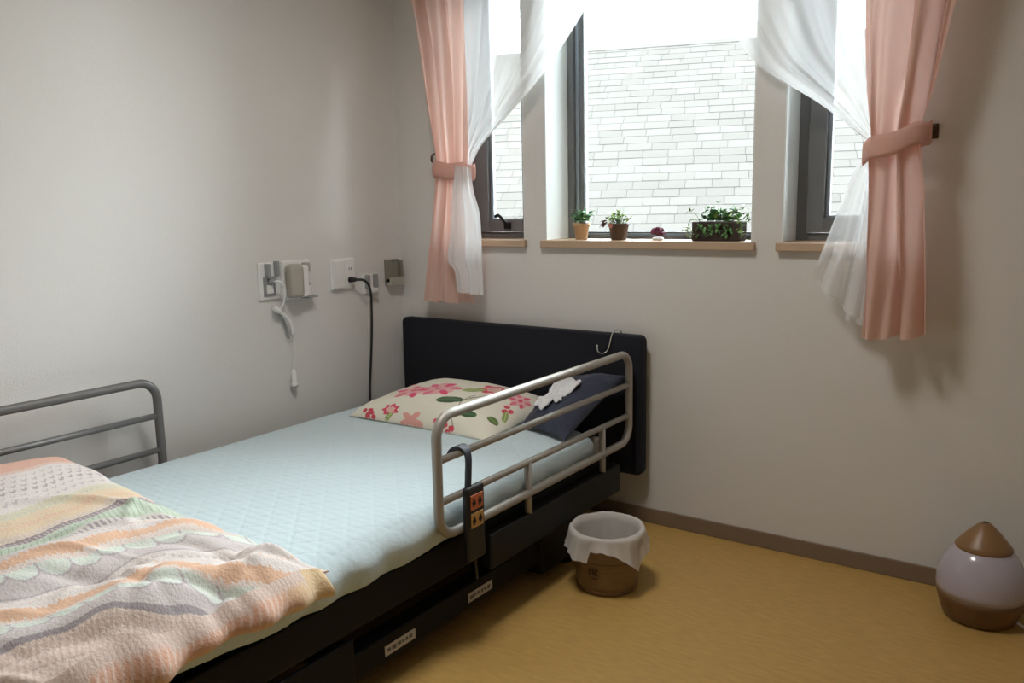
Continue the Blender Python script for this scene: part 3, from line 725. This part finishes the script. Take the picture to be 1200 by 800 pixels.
def duvet_mesh():
    nv, nu = top.shape[:2]
    # side strip on the right edge: bulged lip of underside colour between top edge and lower rim
    i1 = np.arange(nu*nv).reshape(nv, nu); i2 = i1+nu*nv
    F = [np.stack([i[:-1, :-1], i[:-1, 1:], i[1:, 1:], i[1:, :-1]], -1).reshape(-1, 4) for i in (i1, i2[:, ::-1])]
    V = [top.reshape(-1, 3), bot.reshape(-1, 3)]; Cc = [col.reshape(-1, 3), cb.reshape(-1, 3)]; base = 2*nu*nv
    def strip(e1, e2, c_, bul, idx1, idx2, flip):
        nonlocal base
        n = len(e1); K = 9; S = np.zeros((K, n, 3))
        for k in range(K):
            f = k/(K-1); S[k] = e1*(1-f)+e2*f+bul*math.sin(f*PI)**.7
        cc = np.zeros((K, n, 3)); yy_ = e1[:, 1][None, :]; ff = np.linspace(0, 1, K)[:, None]
        cc[:] = c_
        if bul[0, 0] != 0:                       # peach underside: yellow towards the seam and the far corner, pale flecks
            mixv = np.clip(sm(ff, .55, 1.0)*.8+sm(yy_, -1.60, -1.47), 0, 1)[..., None]
            cc = cc*(1-mixv)+np.array((.70, .52, .32))*mixv
            fl = (((yy_/.014+ff*1.7) % 1) < .30) & (np.abs(ff-.35-.2*np.sin(yy_*19)) < .3) & (yy_ < -1.55); cc[fl] = (.70, .52, .44)
            kn = (ff < .26+.06*np.sin(yy_*21)) & (yy_ < -1.50+.0*ff); cc[kn] = (.62, .49, .43); kn2 = kn & (((yy_/.010) % 1) < .4); cc[kn2] = (.55, .42, .37)
        V.append(S.reshape(-1, 3)); Cc.append(cc.reshape(-1, 3)); ii = np.arange(K*n).reshape(K, n)+base
        if flip: ii = ii[:, ::-1]
        F.append(np.stack([ii[:-1, :-1], ii[:-1, 1:], ii[1:, 1:], ii[1:, :-1]], -1).reshape(-1, 4)); base += K*n
    n = nv; yv = top[:, -1, 1]
    wob = .006*np.sin(yv*27+1)+.004*np.sin(yv*61)
    b1 = np.stack([.024+wob, 0*wob, -.006+.3*wob], 1)
    e2 = bot[:, -1]+np.stack([.020+wob*1.5, 0*wob, -.034-.010*np.sin(yv*13+.8)], 1)
    strip(top[:, -1], e2, (.62, .36, .26), b1, 0, 0, False)
    strip(bot[:, -1], e2, (.62, .40, .22), b1*.3, 0, 0, True)
    # far edge lip
    xv = top[0, :, 0]; wob = .004*np.sin(xv*25)
    strip(top[0], bot[0], (.62, .50, .45), np.stack([0*wob, .012+wob, 0*wob], 1), 0, 0, True)
    me = bpy.data.meshes.new('duvet'); me.from_pydata(np.concatenate(V).tolist(), [], np.concatenate(F).tolist())
    add_colors(me, np.clip(np.concatenate(Cc)*np.array((1.07, 1.09, 1.11)), 0, .85)); me.update(); return me
tag(link('duvet', duvet_mesh(), vc_mat('duvet_stripes', bump=(180, .5))), 'puffy duvet with peach, green and orange striped pattern across the bed foot', 'duvet')

# ================================================================== LEFT WALL FITTINGS (x = 0)
def wbox(name, y0, y1, z0, z1, d, mt_, parent, x0=0, bevel=.004, label=None): return obj(name, bx(x0, x0+d, y0, y1, z0, z1, bevel=bevel), mt_, parent, label=label)
t = thing('nurse_call_plate', (0, -.672, .795), 'white wall plate with plugged-in white cord, farthest from the headboard', 'wall plate')
p = wbox('plate', -.718, -.630, .794, .921, .009, 'white_plastic', t)
wbox('holder_prong', -.694, -.682, .875, .918, .022, 'grey_plastic', t, .009, .002); wbox('holder_prong', -.655, -.645, .875, .925, .022, 'grey_plastic', t, .009, .002)
wbox('socket_face', -.702, -.652, .805, .872, .003, 'grey_plastic', t, .009, .001)
wbox('jack', -.690, -.664, .815, .845, .008, 'white_plastic', t, .009, .003)
b_ = bmesh.new(); tube(b_, [(.009, -.678, .858), (.032, -.672, .857)], .009, 10); obj('plug', b_, 'grey_plastic', t, True)
b_ = bmesh.new(); tube(b_, smooth_path([(.030, -.672, .857), (.045, -.655, .853), (.042, -.637, .825), (.030, -.632, .79), (.022, -.640, .765), (.020, -.655, .752)], 6), .004, 8); obj('cord', b_, 'white_plastic', t, True)
t = thing('handset_holder', (0, -.56, .79), 'grey beige nurse call handset holder beside the white plate', 'wall box')
wbox('back_plate', -.622, -.497, .786, .922, .014, 'white_plastic', t, 0, .005)
b_ = bmesh.new(); box(b_, .014, .062, -.618, -.560, .793, .912, .016, 3); obj('handset', b_, 'beige_plastic', t)
b_ = bmesh.new(); box(b_, .014, .050, -.575, -.530, .793, .905, .010, 3); obj('cradle', b_, 'white_plastic', t)
b_ = bmesh.new()
for q in ((-.538, .88, -.512, .912), (-.545, .84, -.520, .885), (-.550, .795, -.530, .845)): box(b_, .014, .036, q[0], q[2], q[1], q[3], .004)
obj('bracket', b_, 'beige_plastic', t)
b_ = bmesh.new(); lathe(b_, [(.009, 0), (.009, .004), (.006, .005), (.006, .003), (0, .003)], (0, 0, 0), 16)
for v in b_.verts: v.co = Vector((.014+v.co.z, -.512+v.co.x, .835+v.co.y))
obj('call_button', b_, 'grey_plastic', t, True)
wbox('lower_lip', -.545, -.488, .786, .794, .03, 'grey_plastic', t, .01, .002)

t = thing('power_socket', (0, -.333, .795), 'white power socket plate with a black plug in it', 'socket')
wbox('plate', -.394, -.274, .797, .913, .010, 'white_plastic', t)
wbox('cover_flap', -.388, -.335, .803, .907, .010, 'white_plastic', t, .010, .004)
wbox('socket_insert', -.330, -.280, .805, .905, .003, 'white_plastic', t, .010, .001)
b_ = bmesh.new(); box(b_, .013, .0136, -.308, -.305, .868, .878); box(b_, .013, .0136, -.298, -.295, .868, .878); obj('slot', b_, 'ink', t)
t = thing('power_cable', (0.03, -.29, .36), 'black power cord hanging from the wall socket down behind the bed', 'cord')
b_ = bmesh.new(); tube(b_, [(.0135, -.306, .832), (.022, -.304, .832), (.040, -.298, .832)], [.011, .011, .007], 12); obj('plug', b_, 'black_rubber', t, True)
b_ = bmesh.new(); tube(b_, smooth_path([(.038, -.298, .832), (.060, -.277, .828), (.062, -.252, .800), (.058, -.242, .74), (.055, -.245, .62), (.055, -.258, .50), (.06, -.275, .40), (.07, -.285, .30), (.09, -.30, .20), (.12, -.33, .08), (.2, -.36, .006)], 8), .0048, 8); obj('cable', b_, 'black_rubber', t, True)

t = thing('cord_clip_holder', (0, -.195, .77), 'small white wall clip beside the black power cord', 'clip')
wbox('base', -.228, -.160, .770, .842, .008, 'white_plastic', t, 0, .003)
wbox('prong', -.224, -.207, .790, .843, .018, 'grey_plastic', t, .008, .004); wbox('prong', -.180, -.164, .790, .843, .018, 'grey_plastic', t, .008, .004)
wbox('tray', -.214, -.172, .772, .790, .026, 'white_plastic', t, .008, .005)
b_ = bmesh.new(); tube(b_, [(.014, -.2, .773), (.012, -.218, .70), (.012, -.222, .40)], .002, 6); obj('thin_wire', b_, 'white_plastic', t, True)
t = thing('remote_cradle', (0, -.062, .79), 'smoky grey plastic holder on the wall next to the corner', 'holder')
wbox('back_plate', -.105, -.024, .790, .893, .006, 'smoke_plastic', t, 0, .003)
wbox('side', -.105, -.095, .800, .890, .024, 'smoke_plastic', t, .006, .003); wbox('side', -.034, -.024, .800, .890, .024, 'smoke_plastic', t, .006, .003)
wbox('pocket_front', -.105, -.024, .788, .822, .030, 'beige_plastic', t, .006, .004)
wbox('clip_face', -.088, -.042, .822, .880, .012, 'smoke_plastic', t, .006, .003)

# nurse call pendant on the cord
t = thing('call_pendant', (.02, -.60, .475), 'white nurse call cord end with a pull pendant hanging on the wall', 'pendant')
b_ = bmesh.new(); P = smooth_path([(.020, -.672, .765), (.022, -.652, .752), (.024, -.625, .728), (.022, -.604, .694), (.02, -.597, .662)], 6); tube(b_, P, [.010]*7+[.0075]*(len(P)-7), 10); obj('grip', b_, 'white_plastic', t, True)
b_ = bmesh.new(); tube(b_, smooth_path([(.014, -.660, .752), (.012, -.630, .72), (.012, -.615, .68), (.012, -.608, .65)], 6), .004, 8); obj('loop_cord', b_, 'grey_plastic', t, True)
b_ = bmesh.new(); tube(b_, smooth_path([(.02, -.598, .665), (.015, -.594, .62), (.014, -.598, .57), (.014, -.600, .53)], 6), .0022, 6); obj('pull_string', b_, 'white_plastic', t, True)
b_ = bmesh.new(); lathe(b_, [(.004, .062), (.0085, .054), (.0085, .018), (.013, .012), (.013, 0)], (.016, -.601, .475), 14); obj('pull_weight', b_, 'white_plastic', t, True)

# ================================================================== BASKET
bc = (1.220, -.500, 0)
t = thing('waste_basket', bc, 'small tan waste basket lined with a white plastic bag', 'basket')
b_ = bmesh.new(); lathe(b_, [(0, .002), (.082, .0), (.086, .004), (.092, .05), (.098, .11), (.104, .172), (.100, .172), (.094, .11), (.086, .01), (0, .008)], bc, 48); body = obj('basket_body', b_, 'basket', t, True)
for z, r_ in ((.100, .0975), (.012, .0875)):
    b_ = bmesh.new(); tube(b_, [(bc[0]+r_*math.cos(a), bc[1]+r_*math.sin(a), z) for a in np.linspace(0, 2*PI, 48, endpoint=False)], .0022, 6, closed=True); obj('basket_band', b_, 'basket_band', body, True)
def around(a, r_, z): return Vector((bc[0]+r_*math.cos(a), bc[1]+r_*math.sin(a), z))
b_ = bmesh.new()                                   # small dark print on the side
for (a0, z0, a1, z1) in ((-1.62, .084, -1.62, .066), (-1.62, .084, -1.50, .084), (-1.50, .084, -1.50, .066), (-1.56, .078, -1.56, .066), (-1.44, .084, -1.44, .066), (-1.44, .075, -1.34, .084), (-1.44, .075, -1.34, .066), (-1.55, .056, -1.36, .056)):
    rr = lambda z: .086+.0185*(z/.172)+.0022
    tube(b_, [around(a0, rr(z0), z0), around((a0+a1)/2, rr((z0+z1)/2), (z0+z1)/2), around(a1, rr(z1), z1)], .0016, 5)
obj('basket_print', b_, 'basket_print', body)
def liner():
    n = 160; cam_a = math.atan2(-2.509+.497, 2.3197-1.212)       # direction of the viewer side
    ang = np.linspace(0, 2*PI, n, endpoint=False)
    rel = (ang-cam_a+PI) % (2*PI)-PI                             # + = towards the right hand
    dropk = [(-3.15, .05), (-2.2, .055), (-1.5, .05), (-.98, .058), (-.93, .066), (-.50, .070), (-.44, .036), (-.1, .030), (.25, .046), (.55, .072), (.80, .098), (.92, .100), (1.02, .070), (1.4, .06), (2.2, .05), (3.15, .05)]
    dr = np.interp(rel, [p[0] for p in dropk], [p[1] for p in dropk])
    wob = .003*np.sin(ang*9)+.002*np.sin(ang*23+1)
    rows = []
    for k in range(9):                                           # inside, bottom to rim
        f = k/8; rows.append((.0765+.019*f+wob*.5*(1.6-f)*(.5+.8*np.sin(ang*5+f*4)), np.full(n, .016+.162*f)))
    rows.append((.1055+wob*.4, np.full(n, .1815)+.0012*np.sin(ang*7)))
    for k in range(1, 9):
        f = k/8; flare = .0075+.012*f*np.abs(np.sin(rel*2.2+.6))+.010*f*f
        rows.append((.1035-.0036*f*(dr/.06)+flare*.9+wob*f*1.3, .178-dr*f))
    V = np.stack([np.stack([bc[0]+r_*np.cos(ang), bc[1]+r_*np.sin(ang), z], 1) for r_, z in rows], 0)
    o = link('bag_liner', grid_mesh('bag_liner', V, n, len(rows), True), 'liner', t); o['label'] = 'white plastic bag folded over the rim'
    b2 = bmesh.new(); lathe(b2, [(0, .016), (.079, .0165)], bc, 40, cap=False); obj('bag_bottom', b2, 'liner', o)
liner()

# ================================================================== HUMIDIFIER
hc = (2.135, -.136, 0)
t = thing('humidifier', hc, 'egg shaped humidifier with lilac body, brown base and brown cone cap', 'humidifier')
b_ = bmesh.new(); lathe(b_, [(0, 0), (.078, 0), (.086, .006), (.095, .03), (.103, .058), (.1062, .074), (.1035, .074), (0, .074)], hc, 64); obj('base', b_, 'hum_wood', t, True)
b_ = bmesh.new(); lathe(b_, [(.1062, .0742), (.1075, .09), (.1055, .112), (.100, .135), (.091, .158), (.079, .177), (.067, .192), (.060, .196), (0, .196)], hc, 64); obj('body', b_, 'hum_body', t, True)
tilt = Matrix.Rotation(math.radians(4), 4, 'Y')
b_ = bmesh.new(); lathe(b_, [(.0665, .1925), (.068, .197), (.060, .207), (.036, .236), (.014, .258), (.008, .261), (.006, .259), (.005, .250), (0, .250)], hc, 48); cap = obj('cone_cap', b_, 'hum_cap', t, True)
b_ = bmesh.new(); lathe(b_, [(.0052, .2595), (.0075, .2612), (.0085, .2605)], hc, 20); obj('mist_hole', b_, 'black_rubber', cap, True)
b_ = bmesh.new(); tube(b_, smooth_path([(hc[0]+.085, hc[1]-.01, .012), (hc[0]+.12, hc[1]-.02, .005), (hc[0]+.2, hc[1]+.01, .005), (hc[0]+.35, hc[1]+.06, .005), (hc[0]+.6, hc[1]+.09, .005)], 8), .0035, 8); obj('cord', b_, 'white_plastic', t, True)

# ================================================================== PLANTS ON THE LEDGE
def leaf(bm_, p, d, L_, W_, nrm=None, curl=.25):
    d = Vector(d).normalized(); side = d.cross(Vector((0, 0, 1)) if abs(d.z) < .95 else Vector((1, 0, 0))).normalized(); up = side.cross(d)
    p = Vector(p); rows = []
    for k in range(5):
        f = k/4; wd_ = W_*math.sin(PI*min(1, .12+f*.88))**.8*.5 if 0 < f < 1 else W_*.06
        c_ = p+d*L_*f-up*curl*L_*f*f
        rows.append((bm_.verts.new(c_+side*wd_+up*wd_*.35), bm_.verts.new(c_), bm_.verts.new(c_-side*wd_+up*wd_*.35)))
    for a, b in zip(rows, rows[1:]):
        bm_.faces.new((a[0], a[1], b[1], b[0])); bm_.faces.new((a[1], a[2], b[2], b[1]))
def rnd_dir(zmin, zmax):
    a = random.uniform(0, 2*PI); z = random.uniform(zmin, zmax); r_ = math.sqrt(max(0, 1-z*z)); return (r_*math.cos(a), r_*math.sin(a), z)
SZ = WZ0
def foliage(name, root, centre, n, spread, L_, W_, material, z0=0, zr=(.0, .9)):
    b2 = bmesh.new()
    for k in range(n):
        q = (centre[0]+random.gauss(0, spread[0]), centre[1]+random.gauss(0, spread[1]), centre[2]+abs(random.gauss(0, spread[2])))
        leaf(b2, q, rnd_dir(*zr), L_*random.uniform(.7, 1.2), W_*random.uniform(.7, 1.2))
    o = obj(name, b2, material, root, True); o['kind'] = 'stuff'; return o
def stems(root, pts, z0, material='leaf_c'):
    b2 = bmesh.new()
    for a, b in pts: tube(b2, [a, b], .0013, 5)
    obj('stem', b2, material, root, True)
px, py = .818, .05
t = thing('potted_plant', (px, py, SZ), 'small bluish green plant in a tapered tan pot', 'plant', 'plants on the ledge')
b_ = bmesh.new(); lathe(b_, [(0, 0), (.020, 0), (.021, .004), (.027, .046), (.030, .046), (.031, .058), (.027, .058), (.026, .050), (0, .050)], (px, py, SZ), 28); obj('pot', b_, 'terracotta', t, True)
stems(t, [((px+.004*k, py, SZ+.048), (px+.012*k, py+.004*k, SZ+.085)) for k in (-2, -1, 0, 1, 2)], SZ)
foliage('foliage', t, (px, py, SZ+.064), 90, (.017, .014, .018), .020, .015, 'leaf_a'); foliage('foliage', t, (px+.012, py-.004, SZ+.066), 30, (.016, .012, .016), .018, .013, 'leaf_b')
px, py = .966, .05
t = thing('potted_plant', (px, py, SZ), 'small light green plant with dark red petals in a brown pot', 'plant', 'plants on the ledge')
b_ = bmesh.new(); lathe(b_, [(0, 0), (.026, 0), (.0265, .003), (.0345, .050), (.0365, .050), (.0372, .056), (.033, .056), (.032, .046), (0, .046)], (px, py, SZ), 28); obj('pot', b_, 'brownpot', t, True)
stems(t, [((px+.004*k, py, SZ+.046), (px+.012*k, py+.004*k, SZ+.080)) for k in (-3, -1, 0, 1, 2)], SZ)
foliage('foliage', t, (px-.006, py, SZ+.058), 70, (.018, .014, .015), .024, .010, 'leaf_b', zr=(.0, .95)); foliage('foliage', t, (px-.004, py, SZ+.054), 20, (.014, .012, .010), .020, .009, 'leaf_a')
b_ = bmesh.new()
for k in range(7): leaf(b_, (px-.036+random.gauss(0, .003), py-.02, SZ+.062+random.gauss(0, .003)), (-.8+random.gauss(0, .2), random.gauss(0, .3), -.45+random.gauss(0, .2)), .028, .013)
obj('petals', b_, 'petal_red', t, True)
b_ = bmesh.new()
for k in range(6): leaf(b_, (px-.012+random.gauss(0, .003), py-.036, SZ+.058), (random.gauss(0, .5), -.4, -.5+random.gauss(0, .3)), .018, .011)
obj('petals', b_, 'petal_pink', t, True)
px, py = 1.108, .06
t = thing('flower_ball', (px, py, SZ), 'small plum coloured rosette flower sitting alone on the ledge', 'flower')
b_ = bmesh.new(); lathe(b_, [(0, 0), (.018, 0), (.020, .006), (.014, .010), (0, .010)], (px, py, SZ), 20); obj('flower_base', b_, 'white_plastic', t, True)
for k in range(34):
    zz = random.uniform(-.15, 1); a = k*2.399; rr_ = math.sqrt(max(0, 1-zz*zz)); c_ = Vector((px+.019*rr_*math.cos(a), py+.017*rr_*math.sin(a), SZ+.022+.018*zz))
    b2 = bmesh.new(); bmesh.ops.create_icosphere(b2, subdivisions=1, radius=.0085)
    for v in b2.verts: v.co = Vector((v.co.x, v.co.y, v.co.z*.8))+c_
    obj('petal', b2, 'petal_plum', t, True)
x0, x1, py = 1.243, 1.402, .055
t = thing('planter', (1.322, py, SZ), 'dark rectangular planter full of trailing green leaves', 'planter', 'plants on the ledge')
b_ = bmesh.new(); box(b_, x0, x1, py-.032, py+.032, SZ, SZ+.062, .004)
top_f = [f for f in b_.faces if f.calc_center_median().z > SZ+.061 and f.normal.z > .9]
r_ = bmesh.ops.inset_region(b_, faces=top_f, thickness=.006)
for f in top_f:
    for v in f.verts: v.co.z -= .012
obj('planter_box', b_, 'darkpot', t)
obj('soil', bx(x0+.006, x1-.006, py-.026, py+.026, SZ+.046, SZ+.053), 'soil', t)
foliage('foliage', t, (1.335, py, SZ+.060), 170, (.034, .014, .018), .022, .014, 'leaf_c'); foliage('foliage', t, (1.355, py, SZ+.065), 55, (.036, .014, .016), .020, .012, 'leaf_b')
foliage('foliage', t, (1.305, py, SZ+.064), 50, (.022, .012, .016), .020, .013, 'leaf_a')
for bx_, bn, dz in ((1.408, 24, .03), (1.232, 18, .012)):
    b_ = bmesh.new(); sx = 1 if bx_ > 1.3 else -1
    tube(b_, smooth_path([(bx_-sx*.03, py-.02, SZ+.066), (bx_-sx*.008, py-.034, SZ+.066), (bx_, py-.036, SZ+.04), (bx_, py-.036, SZ+.01)], 6), .0013, 5)
    for k in range(bn): leaf(b_, (bx_+random.gauss(0, .006), py-.036+random.gauss(0, .005), SZ+.016+random.random()*(dz+.02)), rnd_dir(-.4, .6), .014, .010)
    o = obj('trailing_stem', b_, 'leaf_b', t, True)
b_ = bmesh.new(); tube(b_, smooth_path([(1.262, py, SZ+.055), (1.245, py-.005, SZ+.085), (1.226, py-.01, SZ+.094)], 6), .0009, 5)
for k in range(3): leaf(b_, (1.224+.004*k, py-.01, SZ+.093), (-.7+.7*k, -.1, -.2+.5*k), .016, .007)
obj('stray_leaf', b_, 'leaf_c', t, True)
b_ = bmesh.new()
for k in range(46):
    x_ = random.uniform(x0+.012, x1-.03); z_ = SZ+.058-abs(random.gauss(0, .022)); leaf(b_, (x_, py-.036, max(SZ+.012, z_)), (random.gauss(0, .6), -.5, -.5+random.gauss(0, .4)), .016, .010)
o = obj('hanging_leaves', b_, 'leaf_c', t, True); o['kind'] = 'stuff'
